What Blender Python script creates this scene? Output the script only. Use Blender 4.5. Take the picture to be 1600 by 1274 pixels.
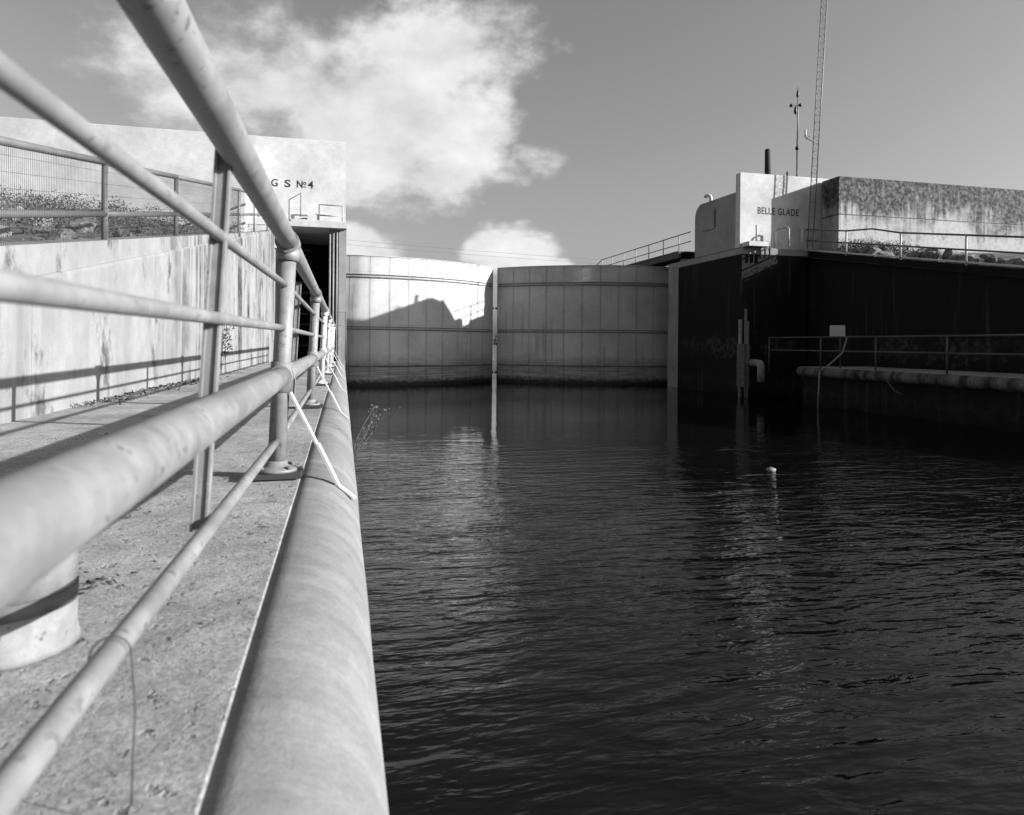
import bpy, math, random
from mathutils import Vector
random.seed(7)
scene = bpy.context.scene
for o in list(bpy.data.objects): bpy.data.objects.remove(o)
col = scene.collection
R = math.radians

# ------------------------------------------------------------------ camera
EYE = 0.64
cam_d = bpy.data.cameras.new('camera'); cam = bpy.data.objects.new('camera', cam_d); col.objects.link(cam)
scene.camera = cam
cam_d.sensor_width = 36; cam_d.lens = 36*1080/1600
cam_d.shift_x = 0; cam_d.shift_y = -100/1600
cam_d.clip_start = .05; cam_d.clip_end = 3000
cam.location = (0, 0, EYE)
YAW = math.atan(265/1080)
cam.rotation_mode = 'QUATERNION'
fwd = Vector((math.sin(YAW), math.cos(YAW), 0))
q = fwd.to_track_quat('-Z', 'Y')
from mathutils import Quaternion
cam.rotation_quaternion = Quaternion(fwd, -R(.5)) @ q
cam_d.dof.use_dof = True; cam_d.dof.focus_distance = 9.0; cam_d.dof.aperture_fstop = 4.2

# ------------------------------------------------------------------ sun, sky, exposure
SUN = Vector((-1, .45, -.36)).normalized()
sun_d = bpy.data.lights.new('sun', 'SUN'); sun = bpy.data.objects.new('sun', sun_d); col.objects.link(sun)
sun_d.energy = 5.0; sun_d.angle = R(.6); sun_d.color = (1, 1, 1)
sun.rotation_mode = 'QUATERNION'; sun.rotation_quaternion = SUN.to_track_quat('-Z', 'Y')
sun.location = (40, -20, 30)
SUN_EL = math.asin(-SUN.z); SUN_AZ = math.atan2(-SUN.x, -SUN.y)

scene.view_settings.view_transform = 'Standard'; scene.view_settings.look = 'None'
scene.view_settings.exposure = 1.3; scene.view_settings.gamma = 1
scene.view_settings.use_curve_mapping = False

scene.cycles.max_bounces = 5; scene.cycles.diffuse_bounces = 3; scene.cycles.glossy_bounces = 3; scene.cycles.transmission_bounces = 2
world = bpy.data.worlds.new('World'); scene.world = world; world.use_nodes = True
W = world.node_tree; W.nodes.clear()
def wn(t, **k):
    n = W.nodes.new(t)
    for a, b in k.items(): setattr(n, a, b)
    return n
def wmath(op, a, b=None, c=None, clamp=False):
    n = wn('ShaderNodeMath', operation=op, use_clamp=clamp)
    for i, v in enumerate((a, b, c)):
        if v is None: continue
        if isinstance(v, (int, float)): n.inputs[i].default_value = v
        else: W.links.new(v, n.inputs[i])
    return n.outputs[0]
def pix_dir(px, py):          # bearing and height of a cloud as surveyed from the walkway
    u, v = (px-800)/1080, (537-py)/1080
    r = R(.5); u, v = u*math.cos(r)-v*math.sin(r), u*math.sin(r)+v*math.cos(r)
    x = math.sin(YAW)+math.cos(YAW)*u; y = math.cos(YAW)-math.sin(YAW)*u
    return math.atan2(x, y), math.atan2(v, math.hypot(x, y))
sky = wn('ShaderNodeTexSky', sky_type='NISHITA'); sky.sun_disc = False
sky.sun_elevation = SUN_EL; sky.sun_rotation = SUN_AZ
sky.altitude = 0; sky.air_density = 1.0; sky.dust_density = 2.6; sky.ozone_density = 1
sp = wn('ShaderNodeSeparateColor'); W.links.new(sky.outputs[0], sp.inputs[0])
grey = wmath('ADD', wmath('ADD', wmath('MULTIPLY', sp.outputs[0], .40), wmath('MULTIPLY', sp.outputs[1], .40)), wmath('MULTIPLY', sp.outputs[2], .20))   # panchromatic film behind a yellow filter
tc = wn('ShaderNodeTexCoord'); sx = wn('ShaderNodeSeparateXYZ'); W.links.new(tc.outputs['Generated'], sx.inputs[0])
az = wmath('ARCTAN2', sx.outputs[0], sx.outputs[1]); el = wmath('ARCSINE', sx.outputs[2])
cx = wn('ShaderNodeCombineXYZ'); W.links.new(az, cx.inputs[0]); W.links.new(wmath('MULTIPLY', el, 1.5), cx.inputs[1])
def wnoise(scale, detail, rough, off=0):
    n = wn('ShaderNodeTexNoise'); n.inputs['Scale'].default_value = scale; n.inputs['Detail'].default_value = detail
    n.inputs['Roughness'].default_value = rough
    m = wn('ShaderNodeVectorMath', operation='ADD'); W.links.new(cx.outputs[0], m.inputs[0]); m.inputs[1].default_value = (off, off*.7, off*.3)
    W.links.new(m.outputs[0], n.inputs['Vector'])
    return n.outputs[0]
nA = wnoise(8, 10, .60); nB = wnoise(2.6, 3, .55, 4.0); nX = wnoise(4.5, 4, .6, 2.0); nY = wnoise(4.5, 4, .6, 7.0)
azw = wmath('ADD', az, wmath('MULTIPLY', wmath('SUBTRACT', nX, .5), .16)); elw = wmath('ADD', el, wmath('MULTIPLY', wmath('SUBTRACT', nY, .5), .11))
field = None      # bearing, height, half width, half height, weight of each heap of cloud
for px, py, rx, ry, w in ((585,190,165,135,1.35),(675,90,140,90,1.2),(715,215,95,85,1.25),(680,280,150,38,1.0),
        (850,255,62,27,.9),(585,305,95,22,.75),(390,120,250,120,.92),(785,170,40,70,.72),
        (568,385,62,34,1.5),(800,395,60,40,1.6),(860,412,46,16,1.2),(670,408,50,12,.9)):
    a, e = pix_dir(px, py); a2, _ = pix_dir(px+rx, py); _, e2 = pix_dir(px, py-ry)
    dx = wmath('MULTIPLY', wmath('SUBTRACT', azw, a), 1/abs(a2-a)); dy = wmath('MULTIPLY', wmath('SUBTRACT', elw, e), 1/abs(e2-e))
    d2 = wmath('ADD', wmath('MULTIPLY', dx, dx), wmath('MULTIPLY', dy, dy))
    g = wmath('MULTIPLY', wmath('POWER', 2.71828, wmath('MULTIPLY', d2, -.8)), w)
    field = g if field is None else wmath('MAXIMUM', field, g)
# the same kind of broken cloud over the rest of the sky
far = wmath('SUBTRACT', 1., wmath('COMPARE', az, .2, .75))
gen = wmath('MULTIPLY', wmath('MULTIPLY', wmath('SUBTRACT', nB, .42), 3.2, clamp=True), far)
field = wmath('MAXIMUM', field, gen)
dens = wmath('ADD', field, wmath('MULTIPLY', wmath('SUBTRACT', nA, .5), 1.7))
mr = wn('ShaderNodeMapRange', interpolation_type='SMOOTHSTEP'); W.links.new(dens, mr.inputs[0])
mr.inputs[1].default_value = .34; mr.inputs[2].default_value = .95
cov = wmath('MULTIPLY', mr.outputs[0], .95)
SKY_K = .05
bright = wmath('ADD', 6.1, wmath('ADD', wmath('MULTIPLY', wmath('SUBTRACT', nA, .45), 6.5), wmath('MULTIPLY', wmath('SUBTRACT', nX, .5), 4.5)))
base = wmath('MULTIPLY', grey, 1.26)
fin = wmath('ADD', wmath('MULTIPLY', base, wmath('SUBTRACT', 1.0, cov)), wmath('MULTIPLY', bright, cov))
cc = wn('ShaderNodeCombineColor')
for i in range(3): W.links.new(fin, cc.inputs[i])
bg = wn('ShaderNodeBackground'); bg.inputs[1].default_value = SKY_K; W.links.new(cc.outputs[0], bg.inputs[0])
wo = wn('ShaderNodeOutputWorld'); W.links.new(bg.outputs[0], wo.inputs[0])

# ------------------------------------------------------------------ materials
M = {}
ALBEDO_SCALE = .63      # scales all base colours down against exposure, for deeper sun to shade contrast
class NT:
    def __init__(s, name):
        s.m = bpy.data.materials.new(name); s.m.use_nodes = True; s.t = s.m.node_tree; s.t.nodes.clear(); M[name] = s.m
        s.out = s.t.nodes.new('ShaderNodeOutputMaterial'); s.b = s.t.nodes.new('ShaderNodeBsdfPrincipled')
        s.t.links.new(s.b.outputs[0], s.out.inputs[0])
        s.pos = s.t.nodes.new('ShaderNodeNewGeometry').outputs['Position']
    def put(s, v, i):
        if isinstance(v, (int, float)): i.default_value = v
        else: s.t.links.new(v, i)
    def math(s, op, a, b=None, clamp=False):
        n = s.t.nodes.new('ShaderNodeMath'); n.operation = op; n.use_clamp = clamp
        s.put(a, n.inputs[0])
        if b is not None: s.put(b, n.inputs[1])
        return n.outputs[0]
    def noise(s, scale, detail=5, rough=.55, sc=(1,1,1), off=0, dist=0):
        mp = s.t.nodes.new('ShaderNodeMapping'); mp.inputs['Scale'].default_value = sc; mp.inputs['Location'].default_value = (off, off*1.3, off*.6)
        s.t.links.new(s.pos, mp.inputs[0])
        n = s.t.nodes.new('ShaderNodeTexNoise'); n.inputs['Scale'].default_value = scale; n.inputs['Detail'].default_value = detail
        n.inputs['Roughness'].default_value = rough; n.inputs['Distortion'].default_value = dist
        s.t.links.new(mp.outputs[0], n.inputs['Vector']); return n.outputs[0]
    def rng(s, v, a, b, c=0., d=1.):
        n = s.t.nodes.new('ShaderNodeMapRange'); n.interpolation_type = 'SMOOTHSTEP'
        s.put(v, n.inputs[0])
        for i, k in enumerate((a, b, c, d)): n.inputs[i+1].default_value = k
        return n.outputs[0]
    def z(s):
        n = s.t.nodes.new('ShaderNodeSeparateXYZ'); s.t.links.new(s.pos, n.inputs[0]); return n.outputs[2]
    def mix(s, f, a, b):       # grey values
        return s.math('ADD', s.math('MULTIPLY', a, s.math('SUBTRACT', 1., f)), s.math('MULTIPLY', b, f))
    def finish(s, v, rough=.85, bump=None, bs=.3, bd=.01, spec=.3, metal=0):
        c = s.t.nodes.new('ShaderNodeCombineColor')
        v = v*ALBEDO_SCALE if isinstance(v, (int, float)) else s.math('MULTIPLY', v, ALBEDO_SCALE)
        for i in range(3): s.put(v, c.inputs[i])
        s.t.links.new(c.outputs[0], s.b.inputs['Base Color'])
        s.put(rough, s.b.inputs['Roughness']); s.b.inputs['Specular IOR Level'].default_value = spec; s.b.inputs['Metallic'].default_value = metal
        if bump is not None:
            n = s.t.nodes.new('ShaderNodeBump'); n.inputs['Strength'].default_value = bs; n.inputs['Distance'].default_value = bd
            s.t.links.new(bump, n.inputs['Height']); s.t.links.new(n.outputs[0], s.b.inputs['Normal'])
        return s.m
def simple(name, v, rough=.6, var=.15, scale=6, spec=.35, metal=0, bs=.15):
    n = NT(name); a = n.noise(scale, 6, .6); f = n.noise(scale*9, 4, .6, off=3)
    k = n.rng(a, .3, .7, 1-var, 1+var*.5)
    return n.finish(n.math('MULTIPLY', k, v), rough, f, bs, .004, spec, metal)
def concrete(name, v, dark, streak=(.55,.72), spots=(.62,.75), sfreq=2.2, pit=.5, bumpd=.006, gain=1., along=None):
    n = NT(name)
    big = n.noise(.9, 5, .55); mid = n.noise(5, 8, .65, off=2); fine = n.noise(70, 5, .7, off=5)
    st = n.noise(sfreq, 6, .6, sc=(2.2, 2.2, .13), off=7); sp_ = n.noise(1.9, 9, .72, off=11, sc=(1,1,.55))
    k = n.math('MULTIPLY', n.rng(big, .3, .7, .86, 1.08), n.rng(mid, .3, .7, .9, 1.07))
    k = n.math('MULTIPLY', k, n.rng(fine, .35, .65, .93, 1.05))
    base_ = n.math('MULTIPLY', k, v)
    f = n.math('MULTIPLY', n.rng(st, streak[0], streak[1]), n.rng(mid, .25, .6, .4, 1.))
    gn = n.t.nodes.new('ShaderNodeNewGeometry'); gx = n.t.nodes.new('ShaderNodeSeparateXYZ'); n.t.links.new(gn.outputs['True Normal'], gx.inputs[0])
    f = n.math('MULTIPLY', f, n.rng(n.math('ABSOLUTE', gx.outputs[2]), .3, .7, 1., 0.))
    f = n.math('MULTIPLY', f, n.rng(n.noise(.55, 4, .6, off=17), .40, .58, .12, 1.))
    if along:
        sy = n.t.nodes.new('ShaderNodeSeparateXYZ'); n.t.links.new(n.pos, sy.inputs[0]); f = n.math('MULTIPLY', f, n.rng(sy.outputs[1], along[0], along[1], .30, 1.))
    g = n.rng(sp_, spots[0], spots[1])
    f = n.math('MULTIPLY', n.math('MAXIMUM', f, n.math('MULTIPLY', g, .8)), gain)
    h = n.math('ADD', n.math('MULTIPLY', fine, .6), n.math('MULTIPLY', mid, .8))
    return n.finish(n.mix(f, base_, dark), .9, h, pit, bumpd, .2)

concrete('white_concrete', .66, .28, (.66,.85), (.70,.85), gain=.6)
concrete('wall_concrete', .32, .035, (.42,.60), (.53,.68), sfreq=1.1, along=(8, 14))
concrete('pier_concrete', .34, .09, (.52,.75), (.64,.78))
concrete('shade_concrete', .33, .10, (.55,.8), (.62,.8), gain=.8)  # darker copy of the pale concrete for shaded faces, shade put into the colour
n = NT('nosing_concrete'); big = n.noise(1.2, 6, .6); mid = n.noise(8, 8, .7, off=2); fine = n.noise(80, 5, .7, off=5); arcs = n.noise(5, 7, .68, off=9, sc=(.25,1.6,.25)); rub = n.noise(3.2, 6, .65, off=14, sc=(2.5,.16,2.5)); sp_ = n.noise(14, 7, .72, off=17)
v = n.math('MULTIPLY', n.math('MULTIPLY', n.rng(big, .3, .7, .84, 1.1), n.rng(mid, .3, .7, .84, 1.1)), n.math('MULTIPLY', n.rng(fine, .3, .7, .9, 1.08), n.rng(arcs, .3, .7, .84, 1.1)))
v = n.math('MULTIPLY', v, .265); v = n.mix(n.math('MULTIPLY', n.rng(rub, .60, .74), .5), v, .12); v = n.mix(n.math('MULTIPLY', n.rng(sp_, .66, .72), .7), v, .07)
n.finish(v, .85, n.math('ADD', n.math('ADD', fine, mid), arcs), .35, .006, .25)
# walkway: rough floated concrete with pits
n = NT('walk_concrete'); big = n.noise(1.3, 5, .6); mid = n.noise(11, 8, .7, off=4); fine = n.noise(95, 5, .75, off=6); pit = n.noise(28, 3, .6, off=9)
v = n.math('MULTIPLY', n.rng(big, .3, .7, .76, 1.14), n.rng(mid, .3, .7, .78, 1.16)); v = n.math('MULTIPLY', v, n.rng(fine, .3, .7, .62, 1.32))
v = n.math('MULTIPLY', n.math('MULTIPLY', v, n.rng(pit, .29, .37, .45, 1.)), .43)
h = n.math('ADD', n.math('ADD', fine, n.math('MULTIPLY', mid, 1.2)), n.rng(pit, .31, .40))
n.finish(v, .92, h, .75, .010, .2)
# black algae stained lock walls; the left recess takes it as painted-in shade
n = NT('stained_shade_wall'); a = n.noise(2.4, 7, .6, sc=(1.8,1.8,.12)); b = n.noise(5, 8, .7, off=3); c = n.noise(1.1, 8, .7, off=8)
v = n.math('ADD', .013, n.math('MULTIPLY', n.rng(a, .56, .78), .045)); v = n.math('ADD', v, n.math('MULTIPLY', n.rng(b, .60, .8), .03))
v = n.math('ADD', v, n.math('MULTIPLY', n.rng(c, .62, .8), .03))
zb = n.math('ADD', n.z(), n.math('MULTIPLY', n.math('SUBTRACT', n.noise(2.2, 9, .72, off=31), .5), 2.2)); low = n.math('MULTIPLY', n.rng(zb, .1, .35), n.rng(zb, .75, 1.05, 1., 0.)); v = n.math('ADD', v, n.math('MULTIPLY', n.math('MULTIPLY', n.math('MULTIPLY', low, n.rng(b, .42, .62)), n.rng(n.noise(.5, 4, .6, off=25), .42, .6)), .05))
tide = n.math('MULTIPLY', n.rng(zb, -1.0, -.9), n.rng(zb, -.85, -.6, 1., 0.)); v = n.math('ADD', v, n.math('MULTIPLY', tide, .010))
n.finish(v, .9, b, .4, .01, .12)
# weathered block: soot from the parapet downwards in ragged tongues
n = NT('block_concrete'); z = n.z(); a = n.noise(.6, 9, .70); s1 = n.noise(2.6, 7, .6, sc=(2.2,2.2,.16), off=5); b = n.noise(7, 8, .7, off=2); c = n.noise(2.2, 9, .75, off=13)
edge = n.math('ADD', z, n.math('ADD', n.math('MULTIPLY', n.math('SUBTRACT', a, .5), 5.5), n.math('MULTIPLY', n.math('SUBTRACT', s1, .5), 2.6)))
f = n.math('MULTIPLY', n.rng(edge, 4.95, 6.4), n.rng(b, .28, .60, .45, 1.))
f2 = n.math('MULTIPLY', n.rng(c, .54, .68), .65)
v = n.mix(n.math('MAXIMUM', f, f2), n.math('MULTIPLY', n.rng(b, .3, .7, .85, 1.1), .50), .035)
n.finish(v, .9, b, .5, .01, .2)
# far block beside the numbered house is limewashed
concrete('lime_concrete', .62, .27, (.62,.82), (.70,.84), gain=.55)
# gate plates: light paint with rust weeping and a weed line at the water
n = NT('gate_paint'); z = n.z(); a = n.noise(2.6, 6, .6, sc=(2.2,2.2,.12)); b = n.noise(6, 8, .7, off=3); big = n.noise(.7, 4, .5, off=6)
h1 = n.noise(3.2, 6, .6, sc=(.25,.25,6), off=9)
v = n.math('MULTIPLY', n.math('MULTIPLY', n.rng(big, .3, .7, .86, 1.08), n.rng(b, .3, .7, .92, 1.04)), .60)
v = n.mix(n.math('MULTIPLY', n.math('MULTIPLY', n.rng(a, .52, .74), n.rng(n.noise(.45, 4, .6, off=21), .46, .62)), .6), v, .15)
zz = n.math('ADD', z, n.math('MULTIPLY', n.math('SUBTRACT', b, .5), .5))
scum = n.math('SUBTRACT', 1., n.rng(zz, -.55, .25)); v = n.mix(n.math('MULTIPLY', scum, n.rng(h1, .35, .62, .3, .75)), v, .14)
v = n.mix(n.math('SUBTRACT', 1., n.rng(zz, -1.18, -.88)), v, .018)
n.finish(v, .6, b, .12, .006, .35)
n = NT('gate_seam'); n.finish(.16, .8)
n = NT('gate_band'); a = n.noise(8, 6, .65); n.finish(n.rng(a, .3, .7, .06, .30), .75, a, .2, .01)
# galvanised / painted pipe
n = NT('pipe_paint'); a = n.noise(7, 8, .7); b = n.noise(70, 5, .65, off=3); c = n.noise(3, 6, .7, off=6, sc=(1,1,.6)); d = n.noise(34, 6, .7, off=9); e = n.noise(22, 5, .6, off=12, sc=(1,.12,1))
v = n.math('MULTIPLY', n.math('MULTIPLY', n.rng(a, .3, .7, .74, 1.10), n.rng(e, .3, .7, .90, 1.06)), .275)
v = n.mix(n.math('MULTIPLY', n.rng(c, .56, .72), .55), v, .13)
chip = n.math('MULTIPLY', n.rng(d, .575, .62), n.rng(a, .42, .6)); v = n.mix(n.math('MULTIPLY', chip, .8), v, .07)
n.finish(v, n.rng(a, .3, .7, .42, .68), n.math('SUBTRACT', n.math('ADD', n.math('MULTIPLY', b, .4), e), n.math('MULTIPLY', chip, .8)), .18, .003, .4)
n = NT('white_paint'); a = n.noise(9, 7, .7); n.finish(n.mix(n.rng(a, .64, .74), .60, .2), .55, a, .1, .003, .35)
simple('dark_steel', .05, .6); simple('rust_steel', .13, .8, .4, 12); simple('black_steel', .02, .5); simple('grey_steel', .15, .55)
simple('dull_white', .27, .6, .25, 5); simple('sign_white', .55, .6, .05); simple('letter_black', .02, .7); simple('wood_pole', .035, .9, .3, 10)
n = NT('bollard_white'); a = n.noise(9, 8, .7); b = n.noise(30, 5, .7, off=4); n.finish(n.mix(n.rng(b, .60, .68), n.math('MULTIPLY', n.rng(a, .3, .7, .6, 1.05), .34), .10), .75, b, .3, .004, .3); simple('wire_metal', .05, .6); simple('rail_dark', .075, .6, .3); simple('frame_white', .45, .5, .2)
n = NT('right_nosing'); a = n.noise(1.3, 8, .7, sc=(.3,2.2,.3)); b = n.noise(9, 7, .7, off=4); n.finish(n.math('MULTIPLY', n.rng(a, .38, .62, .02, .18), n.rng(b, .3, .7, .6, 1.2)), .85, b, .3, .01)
simple('right_rail', .10, .6, .3)
n = NT('soil'); a = n.noise(3, 8, .7); n.finish(n.rng(a, .3, .7, .06, .22), .95, a, .8, .05, .1)
n = NT('rock'); a = n.noise(6, 8, .7); b = n.noise(1.7, 3, .5, off=5); n.finish(n.math('MULTIPLY', n.rng(a, .3, .7, .12, .34), n.rng(b, .3, .7, .45, 1.1)), .92, a, .8, .03, .15)
n = NT('leaf'); a = n.noise(4, 3, .6); n.finish(n.rng(a, .3, .7, .035, .13), .7, None, spec=.3)
n = NT('dry_leaf'); a = n.noise(9, 3, .6); n.finish(n.rng(a, .3, .7, .03, .16), .85)
simple('stem', .10, .8)
# water: dark canal, wind ripples that change from reach to reach
n = NT('canal_water')
r1 = n.noise(2.0, 3, .5, sc=(.48, 1.5, 1), dist=.5); r2 = n.noise(5.5, 3, .5, sc=(.55, 1.6, 1), off=4, dist=.4); r3 = n.noise(15, 2, .5, sc=(.5, 1.4, 1), off=8)
patch = n.noise(.16, 3, .5, off=12)
h = n.math('ADD', n.math('ADD', n.math('MULTIPLY', r1, .75), n.math('MULTIPLY', r2, .42)), n.math('MULTIPLY', r3, .05))
sxy = n.t.nodes.new('ShaderNodeSeparateXYZ'); n.t.links.new(n.pos, sxy.inputs[0])
calm = n.rng(n.math('ADD', sxy.outputs[1], n.math('MULTIPLY', n.math('SUBTRACT', patch, .5), 6.)), 8, 17, 1., .12)   # lee of the gates
gust = n.noise(.35, 4, .55, off=30, sc=(.6, 1, 1)); h = n.math('MULTIPLY', n.math('MULTIPLY', h, calm), n.rng(gust, .32, .66, .45, 1.15))
n.finish(.004, .03, h, 1.0, .05, .5)
n.b.inputs['IOR'].default_value = 1.31

# ------------------------------------------------------------------ mesh helpers
class MB:
    def __init__(s): s.v = []; s.f = []; s.sm = []
    def add(s, vs, fs, smooth=False):
        k = len(s.v); s.v += [tuple(p) for p in vs]; s.f += [tuple(i+k for i in f) for f in fs]; s.sm += [smooth]*len(fs); return s
    def box(s, x0, x1, y0, y1, z0, z1, bev=0):
        if bev <= 0:
            return s.add([(x0,y0,z0),(x1,y0,z0),(x1,y1,z0),(x0,y1,z0),(x0,y0,z1),(x1,y0,z1),(x1,y1,z1),(x0,y1,z1)],
                [(3,2,1,0),(4,5,6,7),(0,1,5,4),(1,2,6,5),(2,3,7,6),(3,0,4,7)])
        b = bev   # top edges chamfered
        return s.add([(x0,y0,z0),(x1,y0,z0),(x1,y1,z0),(x0,y1,z0),(x0,y0,z1-b),(x1,y0,z1-b),(x1,y1,z1-b),(x0,y1,z1-b),
                      (x0+b,y0+b,z1),(x1-b,y0+b,z1),(x1-b,y1-b,z1),(x0+b,y1-b,z1)],
                [(3,2,1,0),(0,1,5,4),(1,2,6,5),(2,3,7,6),(3,0,4,7),(4,5,9,8),(5,6,10,9),(6,7,11,10),(7,4,8,11),(8,9,10,11)])
    def tube(s, pts, r, seg=10, caps=True):
        pts = [Vector(p) for p in pts]; rs = r if isinstance(r, (list, tuple)) else [r]*len(pts)
        vs = []; n_ = len(pts); ref = None
        for i, p in enumerate(pts):
            d = (pts[min(i+1, n_-1)] - pts[max(i-1, 0)]).normalized()
            if ref is None: ref = d.orthogonal().normalized()
            u = (ref - d*ref.dot(d)).normalized(); ref = u; w = d.cross(u)
            for k in range(seg):
                a = 2*math.pi*k/seg; vs.append(p + (u*math.cos(a)+w*math.sin(a))*rs[i])
        fs = [(i*seg+k, i*seg+(k+1)%seg, (i+1)*seg+(k+1)%seg, (i+1)*seg+k) for i in range(n_-1) for k in range(seg)]
        s.add(vs, fs, True)
        if caps:
            k = len(s.v)-len(vs); s.f += [tuple(range(k+seg-1, k-1, -1)), tuple(range(k+(n_-1)*seg, k+n_*seg))]; s.sm += [False, False]
        return s
    def lathe(s, c, prof, seg=24):
        pts = [(c[0], c[1], c[2]+z) for r, z in prof]; rs = [r for r, z in prof]
        vs = []
        for (x, y, z), r in zip(pts, rs):
            for k in range(seg): a = 2*math.pi*k/seg; vs.append((x+r*math.cos(a), y+r*math.sin(a), z))
        n_ = len(prof)
        s.add(vs, [(i*seg+k, i*seg+(k+1)%seg, (i+1)*seg+(k+1)%seg, (i+1)*seg+k) for i in range(n_-1) for k in range(seg)], True)
        k = len(s.v)-len(vs); s.f += [tuple(range(k+seg-1, k-1, -1)), tuple(range(k+(n_-1)*seg, k+n_*seg))]; s.sm += [False, False]
        return s
    def prism(s, poly, axis, a, b):      # poly in the two other axes, extruded along axis from a to b
        n_ = len(poly)
        def P(p, t): return (t, p[0], p[1]) if axis == 0 else ((p[0], t, p[1]) if axis == 1 else (p[0], p[1], t))
        vs = [P(p, a) for p in poly] + [P(p, b) for p in poly]
        fs = [tuple(range(n_)), tuple(range(2*n_-1, n_-1, -1))] + [(i, i+n_, (i+1)%n_+n_, (i+1)%n_) for i in range(n_)]
        return s.add(vs, fs)
    def bar(s, p, q_, w, t):             # flat bar, width w, thickness t
        p, q_ = Vector(p), Vector(q_); d = (q_-p).normalized(); u = d.cross(Vector((0,0,1)))
        u = (u if u.length > 1e-4 else Vector((1,0,0))).normalized(); n2 = u.cross(d)
        vs = [c+u*a*w/2+n2*b*t/2 for c in (p, q_) for a, b in ((-1,-1),(1,-1),(1,1),(-1,1))]
        return s.add(vs, [(3,2,1,0),(4,5,6,7),(0,1,5,4),(1,2,6,5),(2,3,7,6),(3,0,4,7)])
    def build(s, name, mat, parent=None, recalc=True):
        off = worg(parent) if parent else Vector((0,0,0))
        me = bpy.data.meshes.new(name); me.from_pydata([tuple(Vector(p)-off) for p in s.v], [], s.f)
        me.polygons.foreach_set('use_smooth', s.sm)
        if recalc:
            import bmesh
            bm = bmesh.new(); bm.from_mesh(me); bmesh.ops.recalc_face_normals(bm, faces=bm.faces[:]); bm.to_mesh(me); bm.free()
        me.materials.append(M[mat]); o = bpy.data.objects.new(name, me); col.objects.link(o)
        if parent: o.parent = parent
        return o
def worg(o):
    v = Vector((0,0,0))
    while o: v += o.location; o = o.parent
    return v
def tag(o, label=None, cat=None, group=None, kind=None):
    if label: o['label'] = label
    if cat: o['category'] = cat
    if group: o['group'] = group
    if kind: o['kind'] = kind
    return o
def thing(name, loc, label, cat, group=None):
    o = bpy.data.objects.new(name, None); col.objects.link(o); o.location = loc; o.empty_display_size = .1
    return tag(o, label, cat, group)
def piece(src, parent, name, loc=(0,0,0), rz=0):
    o = src.copy(); o.name = name; col.objects.link(o); o.parent = parent; o.location = loc; o.rotation_euler.z = rz; return o
def lettering(txt, size, loc, rot, mat, parent, width=None, name='lettering', extrude=.002):
    cu = bpy.data.curves.new('t', 'FONT'); cu.body = txt; cu.size = size; cu.extrude = extrude; cu.offset = size*.014; cu.space_character = 1.12
    cu.align_x = 'LEFT'
    t = bpy.data.objects.new('t', cu); col.objects.link(t)
    dg = bpy.context.evaluated_depsgraph_get(); dg.update()
    me = bpy.data.meshes.new_from_object(t.evaluated_get(dg)); bpy.data.objects.remove(t)
    xs = [v.co.x for v in me.vertices]; k = width/(max(xs)-min(xs)) if width else 1
    for v in me.vertices: v.co.x = (v.co.x-min(xs))*k
    me.materials.clear(); me.materials.append(M[mat]); o = bpy.data.objects.new(name, me); col.objects.link(o)
    o.parent = parent; o.location = Vector(loc)-worg(parent); o.rotation_euler = rot; return o
MIR = 14.85
def mir(x): return MIR-x

# ------------------------------------------------------------------ water, ground
WZ = -1.28
m = MB(); m.add([(-900,-300,WZ),(900,-300,WZ),(900,1500,WZ),(-900,1500,WZ)], [(0,1,2,3)])
tag(m.build('water', 'canal_water'), 'dark rippled canal water between the two walkways', 'water', kind='structure')
m = MB(); m.add([(-900,-300,-4),(900,-300,-4),(900,1500,-4),(-900,1500,-4)], [(0,1,2,3)])
tag(m.build('canal_bed', 'soil'), kind='structure')
def wtop(y): return 1.18+.18*(y-6.54)
def xl(y): return -2.6+.021*y
def ground_z(d, y):           # d = distance behind the retaining wall
    z = min(wtop(y), 4.25) - .12
    z += .55*min(1, max(0, d-.6)/4)*(1 if y < 22 else max(0, 1-(y-22)/3))
    return max(z, -.6)
def terrain(sign, name):
    m = MB(); ds = [0,.3,.7,1.2,1.8,2.5,3.4,4.5,6,8,12,20,45,120,400]; ys = [-60,-20,-8]+[-5+i*.7 for i in range(42)]+[25,28,34,42,52,60,75]
    rnd = random.Random(3); vs = []
    for y in ys:
        for d in ds:
            x = xl(min(max(y, -5), 23.4))-.33-d; z = ground_z(d, y)
            if y > 52: z = 4.13 - (y-52)*.3
            z += rnd.uniform(-.05, .05)*(1 if d > .3 else .1); vs.append((x if sign < 0 else mir(x), y, z))
    k = len(ds); fs = [(i*k+j, i*k+j+1, (i+1)*k+j+1, (i+1)*k+j) for i in range(len(ys)-1) for j in range(k-1)]
    m.add(vs, fs, True); o = m.build(name, 'soil'); tag(o, kind='structure')
terrain(-1, 'embankment'); terrain(1, 'embankment')
m = MB(); rnd = random.Random(5); vs = []
xs = [-700+i*28 for i in range(51)]
for i, x in enumerate(xs):
    for y, z in ((78, WZ-.4), (82, WZ+1.2+rnd.uniform(-.2,.2)), (90, 1.0+rnd.uniform(-.2,.2)), (1400, 1.2)): vs.append((x, y, z))
m.add(vs, [(i*4+j, i*4+4+j, i*4+5+j, i*4+1+j) for i in range(50) for j in range(3)], True)
tag(m.build('far_bank', 'soil'), kind='structure')

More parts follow.
